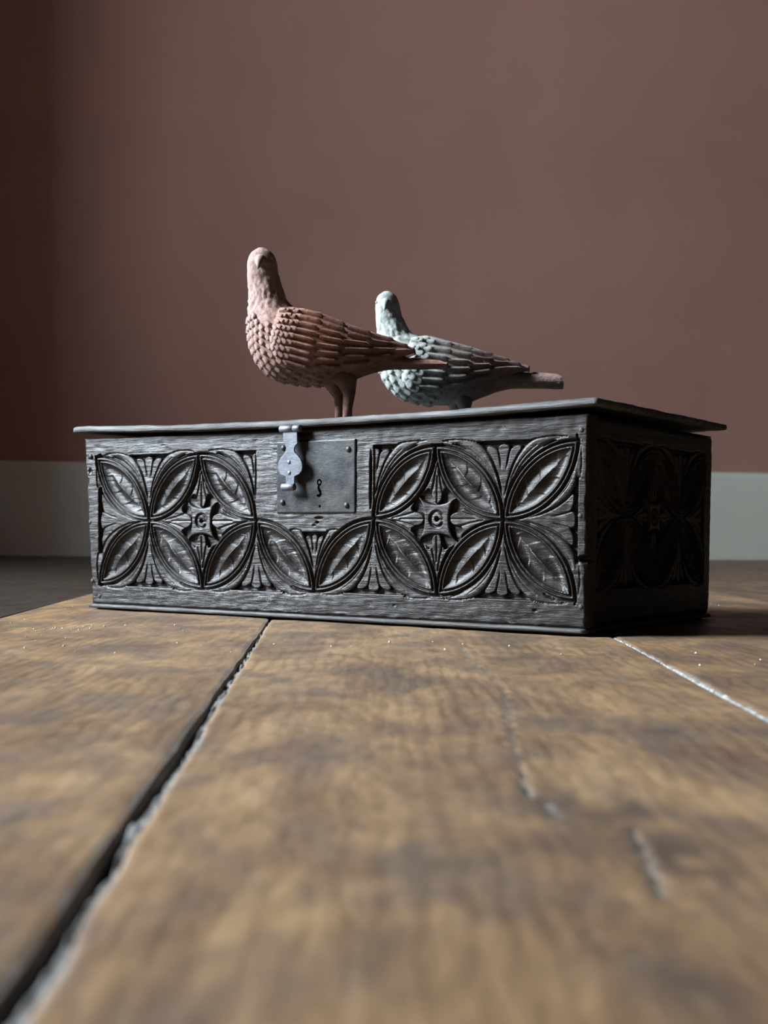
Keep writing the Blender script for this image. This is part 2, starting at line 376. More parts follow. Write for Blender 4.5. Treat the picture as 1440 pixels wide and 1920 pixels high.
def seam_strip(k, y0, y1, f0, f1, ztop, mat, n=520, rough=0.0012, seed=50, deep=0.0):
    """lumpy dust lying in a seam, between fractions f0..f1 of the gap"""
    a, s = seams[k]; ys = np.linspace(y0, y1, n); gl, gr = seam_gap(k, ys); m = 9
    t = np.linspace(0, 1, m); fl = f0(ys) if callable(f0) else f0 + 0 * ys
    X = (a + s * ys - gl + (gl + gr) * fl)[:, None] * (1 - t) + (a + s * ys - gl + (gl + gr) * f1)[:, None] * t
    Y = np.repeat(ys[:, None], m, 1)
    Z = ztop + deep * value_noise(X * 60, Y * 45, seed + 3) + rough * (value_noise(X * 500, Y * 110, seed) + 0.8 * value_noise(X * 900, Y * 260, seed + 1)) - 0.004 * (1 - sstep(0, 0.3, t))[None, :]
    V = np.stack([X, Y, Z], -1).reshape(-1, 3)
    o = link('seam_dust', np_mesh('seam_dust', V, grid_faces(n, m)), mat, floor); o['kind'] = 'stuff'
    return o
seam_strip(7, 0.15, 1.45, lambda y: 0.42 + 0.22 * value_noise(y * 17, y * 0 + 2, 61) - 0.25 * np.exp(-((y - .25) / .03) ** 2), 1.0, -0.0034, M_DUST, deep=0.0017)
seam_strip(8, 0.3, 1.4, 0.0, 1.0, -0.0011, M_FILL, 420, 0.0007, 70)
seam_strip(6, 0.6, 2.6, 0.0, 1.0, -0.0018, M_DUST, 300, 0.0006, 80)
seam_strip(9, 0.9, 3.0, 0.0, 1.0, -0.0025, M_DUST, 200, 0.0006, 90)

# crumbs of dust on the boards beside the box: one uncountable scatter
def crumbs():
    V = []; F = []
    def add(x, y, r):
        b = len(V); q = [rng.uniform(.5, 1.2) for _ in range(5)]
        V.extend([(x - r * q[0], y, 0.0006), (x, y - r * q[1] * 2, 0.0006), (x + r * q[2], y, 0.0006), (x, y + r * q[3] * 2, 0.0006), (x, y, 0.0007 + r * q[4] * .8)])
        F.extend([(b, b + 1, b + 4), (b + 1, b + 2, b + 4), (b + 2, b + 3, b + 4), (b + 3, b, b + 4)])
    for cx, cy, n, sx, sy in ((-.305, 1.20, 14, .012, .02), (-.28, 1.235, 10, .01, .02), (-.33, 1.12, 8, .03, .05), (-.25, 1.18, 8, .05, .08), (-.18, 1.02, 10, .06, .10), (.25, .95, 6, .03, .04), (.05, 1.06, 8, .06, .03), (.42, 1.7, 9, .05, .12), (-.38, 1.42, 8, .04, .1)):
        for _ in range(n): add(rng.normal(cx, sx), rng.normal(cy, sy), rng.uniform(.0005, .0014))
    o = link('floor_crumbs', py_mesh('floor_crumbs', V, F), dust_mat('pale_crumbs', (0.5, 0.49, 0.46), (0.68, 0.67, 0.64), (0.8, 0.79, 0.76)), floor); o['kind'] = 'stuff'
crumbs()

# ------------------------------------------------------------------ the carved box
YAW, NX, NY, BW, BS, BH = 0.5998, 0.1798, 1.1585, 0.6357, 0.3096, 0.1975
R2 = np.array([math.cos(YAW), -math.sin(YAW)]); B2 = np.array([math.sin(YAW), math.cos(YAW)])
ctr = np.array([NX, NY]) - R2 * BW / 2 + B2 * BS / 2
box = empty('carved_box', (ctr[0], ctr[1], 0), -YAW)
tag(box, 'dark oak lidded box carved with leaf roundels, standing on the floorboards', 'box')
def LB(u, y, z): return (u - BW / 2, y - BS / 2, z)

def petal(Pu, Pv, A, B, k=1.0):
    """signed inward distance to the vesica from A to B (90 degree arcs), with along (0..1) and across coords"""
    A = np.array(A); B = np.array(B); d = B - A; L = np.hypot(*d); e = d / L; n = np.array([-e[1], e[0]])
    x = (Pu - A[0]) * e[0] + (Pv - A[1]) * e[1] - L / 2; y = (Pu - A[0]) * n[0] + (Pv - A[1]) * n[1]
    half = L / 2; sag = half * 0.414 * k; R = (half * half + sag * sag) / (2 * sag)
    return R - np.hypot(x, np.abs(y) + R - sag), x / half, y / sag, sag

def leaf_height(d, x, y, sag, flip):
    """profile of one carved petal: groove, band, groove, band, then a double scooped leaf with a raised vein"""
    mm = 0.001; h = np.zeros_like(d)
    groove = lambda c, wd, dep: -dep * np.clip(1 - np.abs(d - c) / wd, 0, 1) ** 0.8
    h += groove(0.0, 1.8 * mm, 4.2 * mm) + groove(4.3 * mm, 1.25 * mm, 3.2 * mm)
    band = np.where((d > 0) & (d < 7 * mm), -0.25 * mm - 0.35 * mm * np.abs(np.sin(np.clip((d - 4.1 * mm) / (2.9 * mm), -1.4, 1) * np.pi)) * 0, 0)
    h += band
    inner = np.clip((d - 6.7 * mm) / (sag - 6.7 * mm), 0, 1)           # 0 at leaf edge, 1 on the mid-rib
    inside = d > 6.7 * mm
    scoop = np.sin(np.pi * np.clip(inner, 0, 1) ** 0.80)
    lw_ = np.clip(1 - np.abs(x) ** 2, 0.25, 1)
    leaf = -1.5 * mm - (0.9 + 2.7 * lw_) * mm * scoop * 0.95
    # cross veins: stepped little scoops curving towards the tip
    s = x * flip; ph = (s * 2.6 + 0.55 * (1 - inner) ** 1.5 + np.where(y > 0, 0.35, 0)) % 1.0
    leaf += 0.65 * mm * (ph - 0.5) * np.clip(inner * 5, 0, 1) * np.clip((1 - inner) * 6, 0, 1) * (np.abs(x) < 0.86)
    vein = np.exp(-((1 - inner) / 0.07) ** 2) * (np.abs(x) < 0.8)
    leaf += 0.8 * mm * vein
    return np.where(inside, leaf, h)

def fan_height(Pu, Pv, O, e, R, amax, teeth=3, half=0, tip=0.0075, split=0.50, over=0.0035):
    """palmette spreading from node O along e between two arcs tangent to e: two scroll leaves and a toothed centre"""
    mm = 0.001; e = np.array(e, float); n = np.array([-e[1], e[0]])
    a = (Pu - O[0]) * e[0] + (Pv - O[1]) * e[1]; b = (Pu - O[0]) * n[0] + (Pv - O[1]) * n[1]
    arc = np.where(a > R, R, R - np.sqrt(np.clip(R * R - a * a, 0, None)))
    w = b / np.maximum(arc, 1e-5); aw = np.abs(w)
    out = aw > split; t = np.clip((aw - split) / (1 - split), 0, 1)
    end_s = amax + over * np.sqrt(np.clip(1 - ((t - 0.42) / 0.5) ** 2, 0, 1)) - tip * 0.8 * np.clip((t - 0.75) / 0.25, 0, 1) ** 2
    reg = (a > 0) & (aw <= 1.02) & (a < np.where(out, np.maximum(end_s, amax - 0.001), amax))
    if half: reg &= (b * half > 0)
    A = np.maximum(arc, 1e-4)
    line = lambda c, wd, dep: -dep * np.clip(1 - np.abs(aw - c) * A / wd, 0, 1)
    g = sstep(0.020, 0.032, a)
    # centre: slightly hollow, scroll: flat ridge with one cut parallel to the arc
    h = np.where(out, -0.5 * mm - 1.1 * mm * np.clip((0.22 - t) / 0.22, 0, 1) - 1.6 * mm * np.clip((t - .62) / .38, 0, 1), -1.3 * mm)
    h += line(split, 1.0 * mm, 2.6 * mm) * g + line(split + (1 - split) * .55, 0.8 * mm, 1.5 * mm) * sstep(amax * .45, amax * .6, a) * (a < amax - .004)
    cs = {3: [split / 3], 5: [split * .2, split * .6]}.get(teeth, [0.0])
    for c in cs: h += line(c, 0.75 * mm, 2.2 * mm) * sstep(amax * .62, amax * .74, a)
    wc = np.where(out, 0, w); k = {3: 1.5 / split, 5: 2.5 / split}.get(teeth, 1.0)
    lob = np.sqrt(np.clip(1 - (2 * ((wc * k + 0.5) % 1.0) - 1) ** 2, 0, 1))
    mid_up = 0.0016 * (np.abs(wc) < split / 3)
    end = amax - 0.0012 - tip * (1.0 - 0.85 * lob) + mid_up - 0.0016
    h = np.where((~out) & (a > end), -5.6 * mm, h)
    # rounded rim where the scroll runs out into the plain board
    h = np.where(out & (a > end_s - 0.0012), np.minimum(h, -1.5 * mm), h)
    h = np.where(out & (a > end_s) & (a < amax), -5.2 * mm, h)
    return reg, h

def star_height(Pu, Pv, Cc, r=0.024):
    mm = 0.001; x = (Pu - Cc[0]); y = (Pv - Cc[1]); Rr = r * 1.45; off = math.sqrt(max(Rr * Rr - r * r, 0)) + r
    d = np.minimum.reduce([np.hypot(x - off, y), np.hypot(x + off, y), np.hypot(x, y - off), np.hypot(x, y + off)]) - Rr
    ins = (d > 0) & (np.abs(x) < r * 1.02) & (np.abs(y) < r * 1.02)
    h = np.full_like(x, -0.4 * mm) - 0.9 * mm * (1 - sstep(0, 0.0018, d))
    rr = np.hypot(x, y); ang = np.arctan2(y, x)
    ring = np.clip(1 - np.abs(rr - 0.0074) / 0.0014, 0, 1) * np.where(np.abs(ang) < 0.55, 0.25, 1.0)
    h -= 2.8 * mm * ring
    h -= 1.0 * mm * (rr < 0.0066) * sstep(-0.004, 0.006, -x + 0 * y)
    h = np.where(rr < 0.0022, -4 * mm, h)
    h -= 1.5 * mm * ((np.abs(y + 0.0006) < 0.0008) & (x > 0) & (x < 0.0065))
    return ins, d, h

def carve(Pu, Pv, petals, fans, stars, Rarc):
    h = np.zeros_like(Pu); lab = np.zeros(Pu.shape, int); names = {0: None}; nid = 1
    for f in fans:
        reg, fh = fan_height(Pu, Pv, **f); reg &= lab == 0
        h[reg] = fh[reg]; lab[reg] = nid; names[nid] = 'carved_fan'; nid += 1
    for (c, buds, r) in stars:
        # sunk diamond with four buds around the star
        dx, dy = np.abs(Pu - c[0]), np.abs(Pv - c[1])
        dia = (dx < buds[0]) & (dy < buds[1]) & (np.hypot(Pu - c[0] - np.sign(Pu - c[0]) * buds[0], Pv - c[1] - np.sign(Pv - c[1]) * buds[1]) > min(buds) * 0.93)
        h[dia] = -0.0056; lab[dia] = nid; dnid = nid; names[nid] = 'carved_ground'; nid += 1
        for (O, e, ln, sp) in (((c[0], c[1] + buds[1]), (0, -1), buds[1], .5), ((c[0], c[1] - buds[1]), (0, 1), buds[1], .5), ((c[0] - buds[0], c[1]), (1, 0), buds[0], .5), ((c[0] + buds[0], c[1]), (-1, 0), buds[0], .5)):
            ee = np.array(e, float); a = (Pu - O[0]) * ee[0] + (Pv - O[1]) * ee[1]; b = -(Pu - O[0]) * ee[1] + (Pv - O[1]) * ee[0]
            arc = Rarc - np.sqrt(np.clip(Rarc ** 2 - a * a, 0, None)); w = np.abs(b) / np.maximum(arc, 1e-5)
            endw = np.where(w < 0.36, ln - r * 0.62 - 0.010 * (w / 0.36) ** 2, ln - r * 1.05 - 0.004 * np.sin(np.clip((w - .36) / .64, 0, 1) * np.pi))
            reg = (a > 0) & (a < endw) & (w <= 1.0) & dia
            bh = -0.0012 - 0.0016 * np.clip(1 - np.abs(b) / 0.0010, 0, 1) * (a > ln * .42) - 0.0018 * np.clip(1 - np.abs(w - 0.40) * arc / 0.0011, 0, 1) * (a > ln * .3)
            h[reg] = bh[reg]
        ins, d, sh = star_height(Pu, Pv, c, r)
        h[ins] = sh[ins]; lab[ins] = nid; names[nid] = 'carved_star'; nid += 1
    for i, (A, B) in enumerate(petals):
        d, x, y, sag = petal(Pu, Pv, A, B)
        reg = d > -0.0018
        ph = leaf_height(d, x, y, sag, 1)
        base = np.where(d < 0, np.minimum(h, ph), ph)
        h[reg] = np.where(d[reg] < 0, base[reg], np.where(lab[reg] < 0, np.minimum(h[reg], ph[reg]), ph[reg]))
        own = d > 0
        lab[own] = nid; names[nid] = 'carved_leaf'; nid += 1
    return h, lab, names

def blur(h, n=1):
    for _ in range(n):
        p = np.pad(h, 1, mode='edge')
        h = (p[1:-1, 1:-1] * 4 + 2 * (p[:-2, 1:-1] + p[2:, 1:-1] + p[1:-1, :-2] + p[1:-1, 2:]) + p[:-2, :-2] + p[2:, :-2] + p[:-2, 2:] + p[2:, 2:]) / 16
    return h

def board_from_height(name, V, h, lab, names, ny, nx, mat, to3, depth, labels):
    """V: flat (u, v) grids; splits the relief into one mesh per carved motif, all children of the board"""
    U, Vv = V
    P = to3(U, Vv, -h).reshape(-1, 3)
    F = grid_faces(ny, nx); fl = lab[:-1, :-1].reshape(-1)
    # board itself: unlabelled faces + edge skirts + back
    idx = np.arange(ny * nx).reshape(ny, nx)
    rim = np.concatenate([idx[0, :], idx[1:, -1], idx[-1, -2::-1], idx[-2:0:-1, 0]])
    back = to3(U.ravel()[rim], Vv.ravel()[rim], np.full(len(rim), depth)).reshape(-1, 3)
    i0 = len(P); m = len(rim); r = np.arange(m); FS = np.stack([rim, i0 + r, i0 + (r + 1) % m, np.roll(rim, -1)], -1)
    P2 = np.concatenate([P, back])
    # back face as one strip of quads between bottom and top rims
    bot = i0 + np.arange(nx); tp = i0 + np.arange(nx + ny - 1, nx + ny - 1 + nx - 1)
    tp = np.concatenate([[i0 + nx + ny - 2], i0 + np.arange(nx + ny - 1, 2 * nx + ny - 2)])[::-1]
    q = np.arange(nx - 1); FB = np.stack([bot[q], tp[q], tp[q + 1], bot[q + 1]], -1)
    root = link(name, sub_mesh(name, P2, np.concatenate([F[fl == 0], FS, FB])), mat, box)
    for k, nm in names.items():
        if k == 0: continue
        f = F[fl == k]
        if len(f) < 12: continue
        o = link(nm, sub_mesh(nm, P, f), mat, root)
    return root

# motif nodes measured on the front board: (along, up) in metres
T = {0: (.0135, .1758), 1: (.1715, .1752), 3: (.4751, .1742), 4: (.6258, .1746)}
N = {1: (.0966, .1030), 2: (.2529, .1036), 3: (.4043, .1051), 4: (.5499, .1036)}
Bt = {0: (.0176, .0290), 1: (.1775, .0285), 2: (.3304, .0300), 3: (.4785, .0312), 4: (.6251, .0311)}
pet = [(T[0], N[1]), (Bt[0], N[1]), (T[1], N[1]), (Bt[1], N[1]), (T[1], N[2]), (Bt[1], N[2]), (Bt[2], N[2]), (Bt[2], N[3]), (T[3], N[3]), (Bt[3], N[3]), (T[3], N[4]), (Bt[3], N[4]), (T[4], N[4]), (Bt[4], N[4])]
RA = 0.0745
fans = [dict(O=N[1], e=(0, 1), R=RA, amax=.0735), dict(O=N[4], e=(0, 1), R=RA, amax=.0725),
        dict(O=N[2], e=(0, 1), R=RA, amax=.0725, half=1), dict(O=N[3], e=(0, 1), R=RA, amax=.0715, half=-1),
        dict(O=N[1], e=(0, -1), R=RA, amax=.0745), dict(O=N[2], e=(0, -1), R=RA, amax=.0745), dict(O=N[3], e=(0, -1), R=RA, amax=.0745), dict(O=N[4], e=(0, -1), R=RA, amax=.0730),
        dict(O=N[1], e=(-1, 0), R=RA, amax=.0795), dict(O=N[4], e=(1, 0), R=RA, amax=.0765),
        dict(O=Bt[2], e=(0, 1), R=RA, amax=.0610, tip=0.006)]
stars = [((.1755, .1025), (.0770, .0735), .0235), ((.4775, .1045), (.0735, .0715), .0235)]
def build_front():
    nx, ny = 1260, 384; z0, z1 = 0.0068, BH
    v = np.linspace(z0, z1, ny); s = np.linspace(0, 1, nx)
    uL = 0.0058 * (1 - v / 0.1)
    U = uL[:, None] + (BW - uL[:, None]) * s[None, :]; Vv = np.repeat(v[:, None], nx, 1)
    h, lab, names = carve(U, Vv, pet, fans, stars, RA)
    # vertical stop cuts beside the lock
    for u0, a, b in ((.2525, .124, .1745), (.4008, .112, .1735)):
        m = np.clip(1 - np.abs(U - u0) / (0.0013 * np.clip(np.minimum(Vv - a, b - Vv) / 0.012, 0, 1) + 1e-6), 0, 1) * (Vv > a) * (Vv < b)
        h = np.minimum(h, -0.0042 * m ** 0.6)
    # knocks: chipped right edge, worn arrises, keyhole recess behind the lock plate, small pits under the plate
    def pit(u0, v0, ru, rv, dep, pw=1.0):
        nonlocal h
        q = ((U - u0) / ru) ** 2 + ((Vv - v0) / rv) ** 2
        h = np.where(q < 1, np.minimum(h, -dep * (1 - q) ** pw), h)
    pit(.633, .0685, .0062, .0036, .008, .4); pit(.627, .066, .004, .003, .003); pit(.636, .118, .003, .012, .002); pit(.636, .048, .003, .010, .0018)
    pit(.337, .1055, .006, .0016, .003); pit(.3345, .101, .0022, .0013, .003); pit(.3305, .098, .003, .0012, .002)
    pit(.3381, .136, .0055, .013, .014, .2); pit(.3388, .1171, .003, .003, .012, .2)
    pit(.005, .175, .004, .003, .0022); pit(.004, .160, .003, .004, .0018); pit(-.002, .148, .004, .006, .0018); pit(.006, .030, .005, .0035, .0025)
    pit(.585, .021, .003, .0012, .002); pit(.43, .02, .002, .001, .0015); pit(.12, .186, .004, .001, .001)
    rim = np.minimum(np.minimum(U - uL[:, None], BW - U), np.minimum(Vv - z0, z1 - Vv))
    h -= 0.0016 * (1 - sstep(0, 0.0022, rim + 0.0008 * value_noise(U * 160, Vv * 160, 5))) ** 1.5
    h += 0.00016 * value_noise(U * 60, Vv * 420, 3) + 0.00022 * value_noise(U * 130, Vv * 150, 4) + 0.0004 * value_noise(U * 12, Vv * 20, 6)
    h = blur(h, 1)
    def to3(u, vv, dep):
        return np.stack([u - BW / 2, -BS / 2 + dep, vv], -1)
    return board_from_height('front_board', (U, Vv), h, lab, names, ny, nx, M_FRONT, to3, 0.019, None)
front = build_front()

def build_side():
    nx, ny = 420, 264; z0, z1 = 0.0068, BH
    v = np.linspace(z0, z1, ny); s = np.linspace(0, 1, nx); U = np.repeat((0.0192 + (BS - 0.0192) * s)[None, :], ny, 0); Vv = np.repeat(v[:, None], nx, 1)
    tv, nv, bv = .1765, .1085, .0405; us = [.022, .0880, .154, .220, .286]
    p = [((us[0], tv), (us[1], nv)), ((us[0], bv), (us[1], nv)), ((us[2], tv), (us[1], nv)), ((us[2], bv), (us[1], nv)), ((us[2], tv), (us[3], nv)), ((us[2], bv), (us[3], nv)), ((us[4], tv), (us[3], nv)), ((us[4], bv), (us[3], nv))]
    R_ = .068
    fs = [dict(O=(us[i], nv), e=(0, d), R=R_, amax=.068, tip=.007) for i in (1, 3) for d in (1, -1)] + [dict(O=(us[1], nv), e=(-1, 0), R=R_, amax=.066), dict(O=(us[3], nv), e=(1, 0), R=R_, amax=.066)]
    h, lab, names = carve(U, Vv, p, fs, [((us[2], nv), (.066, .068), .021)], R_)
    rim = np.minimum(BS - U, np.minimum(Vv - z0, z1 - Vv))
    h -= 0.003 * (1 - sstep(0, 0.005, rim + 0.001 * value_noise(U * 120, Vv * 120, 5))) ** 1.5
    h = blur(h + 0.0002 * value_noise(U * 50, Vv * 300, 3), 1)
    def to3(u, vv, dep): return np.stack([BW / 2 - dep, u - BS / 2, vv], -1)
    return board_from_height('end_board', (U, Vv), h, lab, names, ny, nx, M_SIDE, to3, 0.018, None)
build_side()
me = box_mesh('end_board', -BW / 2, -BW / 2 + .018, -BS / 2 + .0192, BS / 2, .0068, BH, .0012)
for vtx in me.vertices:
    vtx.co.x += 0.0058 * (1 - vtx.co.z / 0.1)
link('end_board', me, M_SIDE, box)
link('back_board', box_mesh('back_board', -BW / 2 + .024, BW / 2 - .0182, BS / 2 - .018, BS / 2 - .0005, .0068, BH, .0012), M_FRONT, box)

def slab(name, x0, x1, y0, y1, prof, mat, wob=0.0006, step=0.005, seed=1, skew=None):
    """rounded slab: loops of the profile (inset, z) around the rectangle"""
    def loop(ins, z, j):
        pts = []
        a0, a1, b0, b1 = x0 + ins, x1 - ins, y0 + ins, y1 - ins
        nxs, nys = int((x1 - x0) / step), int((y1 - y0) / step)
        for i in range(nxs): pts.append((a0 + (a1 - a0) * i / nxs, b0))
        for i in range(nys): pts.append((a1, b0 + (b1 - b0) * i / nys))
        for i in range(nxs): pts.append((a1 - (a1 - a0) * i / nxs, b1))
        for i in range(nys): pts.append((a0, b1 - (b1 - b0) * i / nys))
        P = np.array(pts); cxy = np.array([(x0 + x1) / 2, (y0 + y1) / 2])
        k = wob * (value_noise(P[:, 0] * 45 + j * .35, P[:, 1] * 45, seed) + 0.6 * value_noise(P[:, 0] * 150 + j, P[:, 1] * 150, seed + 1))
        d = P - cxy; P = P + np.sign(d) * (k * 0.7)[:, None] * np.array([1, 1])
        return np.column_stack([P, z + k * 0.5])
    L = [loop(i, z, j) for j, (i, z) in enumerate(prof)]; m = len(L[0])
    V = np.concatenate(L); F = []
    for j in range(len(L) - 1):
        for i in range(m): F.append((j * m + i, j * m + (i + 1) % m, (j + 1) * m + (i + 1) % m, (j + 1) * m + i))
    F.append(tuple(reversed(range(m)))); F.append(tuple(range((len(L) - 1) * m, len(L) * m)))
    me = py_mesh(name, V, F, False)
    for p in me.polygons[:-2]: p.use_smooth = True
    return link(name, me, mat, box)
hx, hy = BW / 2, BS / 2
slab('base_board', -hx + .0035, hx + .0010, -hy - .0035, hy + .001, [(.008, 0), (.0062, .0016), (.0006, .0022), (0, .0030), (0, .0050), (.0014, .0064), (.006, .0067)], M_BASE, 0.0005, 0.005, 3)
LT = 0.2117
M_LIDTOP = oak('dark_lid_top_oak', (8, 110, 110), (0.010, 0.008, 0.0075), (0.022, 0.018, 0.017), (0.05, 0.044, 0.042), 0.3, 0.5, 0.5, 0.5)
LZ = LT - 0.0078
lid = slab('lid', -hx - .0155, hx + .0125, -hy - .0085, hy + .006, [(.006, LZ), (.0010, LZ + .0006), (0, LZ + .0016), (.0002, LZ + .0042), (.0009, LZ + .0060), (.0026, LT - .0007), (.006, LT - .0001), (.012, LT)], M_LID, 0.0007, 0.004, 9)
def lid_sag(x): return -0.0058 * max(0.0, 1 - ((x + BW / 2 - 0.33) / 0.322) ** 2)      # the old lid is bowed: low in the middle, lifting at both ends
bm = bmesh.new(); bm.from_mesh(lid.data); bm.faces.ensure_lookup_table()
caps = [f for f in bm.faces if len(f.verts) > 4]
for f in caps: f.material_index = 1
for v in bm.verts: v.co.z += lid_sag(v.co.x)
# fill the two large faces with strips so that they follow the bow
for f in caps:
    z = f.calc_center_median().z; vs = list(f.verts); nf = len(vs); nxs, nys = int((2 * hx + .028) / .004), int((2 * hy + .0145) / .004)
    order = sorted(range(nf), key=lambda k: vs[k].index); w_ = [vs[k] for k in order]
    bm.faces.remove(f)
    lo_ = w_[:nxs + 1]; hi_ = [w_[(2 * nxs + nys - k) % nf] for k in range(nxs + 1)]
    for k in range(nxs):
        try: q = bm.faces.new((lo_[k], lo_[k + 1], hi_[k + 1], hi_[k])); q.material_index = 1
        except ValueError: pass
    for side_ in ([w_[nxs + k] for k in range(nys + 1)], [w_[(2 * nxs + nys + k) % nf] for k in range(nys + 1)]):
        q = bm.faces.new(side_); q.material_index = 1
bmesh.ops.recalc_face_normals(bm, faces=bm.faces[:]); bm.to_mesh(lid.data); bm.free()
lid.data.materials.append(M_LIDTOP)

# nails and pegs in the boards
nail_me = dome('nail', .0026, .0013, 10, 3); nail_me.materials.append(M_BASE)
for (u, v) in ((.6287, .1834), (.6290, .1074), (.6310, .0261), (.0040, .1771), (.0030, .1011), (.0060, .0330), (.0175, .0153)):
    o = link('nail', nail_me, None, box, LB(u, 0.0003, v))

# lock plate with an S shaped keyhole
def lock_plate():
    u0, u1, v0, v1 = .2826, .3829, .1106, .1842; nx, ny = 250, 190
    u = np.linspace(u0, u1, nx); v = np.linspace(v0, v1, ny); U, Vv = np.meshgrid(u, v)
    th = 0.0013 + 0.00012 * value_noise(U * 110, Vv * 110, 15) + 0.00025 * value_noise(U * 30, Vv * 30, 16)
    e = np.minimum(np.minimum(U - u0, u1 - U), np.minimum(Vv - v0, v1 - Vv)); th -= 0.0006 * (1 - sstep(0, .0012, e))
    hole = np.zeros(U.shape, bool)
    path = [(.3380, .1388), (.3371, .1366), (.3378, .1340), (.3394, .1318), (.3398, .1296), (.3384, .1279), (.3362, .1281)]
    rad = [.0011, .0014, .0015, .0014, .0014, .0014, .0009]
    for (a, b), r in zip(zip(path[:-1], path[1:]), rad):
        d = np.array(b) - np.array(a); tt = np.clip(((U - a[0]) * d[0] + (Vv - a[1]) * d[1]) / (d @ d), 0, 1)
        hole |= np.hypot(U - a[0] - tt * d[0], Vv - a[1] - tt * d[1]) < r
    rr = np.hypot(U - .3381, (Vv - .1415) * 0.9); hole |= (rr < .0031) & (rr > .0014)
    hole |= (np.abs(U - .3388) < .0012) & (np.abs(Vv - .1171) < .0014)
    corner = (U - u1) + (v0 - Vv) > -0.0022; hole |= corner
    P = np.stack([U - BW / 2, -BS / 2 - 0.0002 - th, Vv], -1).reshape(-1, 3); F = grid_faces(ny, nx)
    keep = ~hole[:-1, :-1].reshape(-1)
    idx = np.arange(ny * nx).reshape(ny, nx)
    rim = np.concatenate([idx[0, :], idx[1:, -1], idx[-1, -2::-1], idx[-2:0:-1, 0]])
    bk = P[rim].copy(); bk[:, 1] = -BS / 2 + .0003; m = len(rim); r = np.arange(m); i0 = len(P)
    FS = np.stack([rim, i0 + r, i0 + (r + 1) % m, np.roll(rim, -1)], -1)
    FS = FS[~hole.ravel()[rim]]
    return link('lock_plate', sub_mesh('lock_plate', np.concatenate([P, bk]), np.concatenate([F[keep], FS])), M_IRON, box)
lp = lock_plate(); lp['label'] = 'square iron lock plate with an S shaped keyhole'
riv = dome('rivet', .0031, .0021, 14, 4); riv.materials.append(M_IRON)
for (u, v) in ((.2915, .1778), (.3746, .1740), (.2905, .1218), (.3725, .1182)):
    link('rivet', riv, None, lp, LB(u, -.0014, v))

# hasp hanging from the lid
def outline_plate(name, pts, y0, y1, mat, parent, bevel=.0005):
    bm = bmesh.new(); vs = [bm.verts.new((p[0] - BW / 2, -BS / 2 + y0, p[1])) for p in pts]
    f = bm.faces.new(vs); r = bmesh.ops.extrude_face_region(bm, geom=[f])
    for v in r['geom']:
        if isinstance(v, bmesh.types.BMVert): v.co.y = -BS / 2 + y1
    bmesh.ops.recalc_face_normals(bm, faces=bm.faces[:])
    ed = [e for e in bm.edges if abs(e.verts[0].co.y - e.verts[1].co.y) < 1e-6]
    bmesh.ops.bevel(bm, geom=ed, offset=bevel, segments=2, profile=0.5, affect='EDGES')
    me = bpy.data.meshes.new(name); bm.to_mesh(me); bm.free()
    return link(name, me, mat, parent)
HOFF = -0.0102                               # the hasp stands this far off the board
hc = .3068
right = [(.0092, .1945), (.0096, .1850), (.0098, .1812), (.0078, .1795), (.0060, .1770), (.0055, .1742), (.0068, .1715), (.0100, .1690), (.0135, .1655), (.0157, .1615), (.0163, .1570), (.0152, .1530), (.0122, .1500), (.0085, .1486), (.0062, .1478), (.0060, .1400)]
left = [(-.0052, .1400), (-.0054, .1478), (-.0085, .1486), (-.0125, .1502), (-.0152, .1532), (-.0160, .1575), (-.0150, .1625), (-.0120, .1670), (-.0085, .1702), (-.0058, .1735), (-.0050, .1765), (-.0062, .1800), (-.0080, .1830), (-.0090, .1870), (-.0092, .1945)]
pts = [(hc + a, b) for a, b in right + left]
hasp = outline_plate('hasp', pts, HOFF, HOFF + .0020, M_HASP, box); hasp['label'] = 'bright worn steel hasp with a rounded spade shape'
def ucyl(name, u0, u1, y, z, r, mat, parent, seg=16):
    return link(name, tube(name, [LB(u0, y, z), LB(u0 + .0004, y, z), LB(u1 - .0004, y, z), LB(u1, y, z)], [r * .85, r, r, r * .85], seg), mat, parent)
ucyl('hinge_knuckle', hc - .0130, hc + .0035, HOFF + .0012, .1963, .0036, M_HASP, hasp)
ucyl('hinge_knuckle', hc + .0039, hc + .0130, HOFF + .0012, .1963, .0036, M_HASP, hasp)
link('hinge_leaf', box_mesh('hinge_leaf', hc - .010 - BW / 2, hc + .010 - BW / 2, -BS / 2 + HOFF + .001, -BS / 2 + .016, BH - .0006, BH + .0012, .0004), M_IRON, hasp)
ucyl('curled_tip', hc - .0098, hc + .0062, HOFF + .0004, .1370, .0036, M_HASP, hasp)
hr = dome('rivet', .0024, .0013, 12, 4); hr.materials.append(M_HASP)
for (u, v) in ((hc - .0010, .1625), (hc - .0006, .1515)):
    link('rivet', hr, None, hasp, LB(u, HOFF + .0003, v))
link('staple', box_mesh('staple', hc - .002 - BW / 2, hc + .002 - BW / 2, -BS / 2 + HOFF + .0018, -BS / 2 - .0014, .149, .155, .0005), M_IRON, hasp)

# ------------------------------------------------------------------ the two pigeons
def crom(P, n):
    P = np.asarray(P, float); m = len(P); t = np.linspace(0, m - 1, n); i = np.clip(np.floor(t).astype(int), 0, m - 2); f = (t - i)[:, None]
    g = lambda k: P[np.clip(k, 0, m - 1)]
    p0, p1, p2, p3 = g(i - 1), g(i), g(i + 1), g(i + 2)
    return 0.5 * (2 * p1 + (p2 - p0) * f + (2 * p0 - 5 * p1 + 4 * p2 - p3) * f ** 2 + (3 * p1 - p0 - 3 * p2 + p3) * f ** 3)

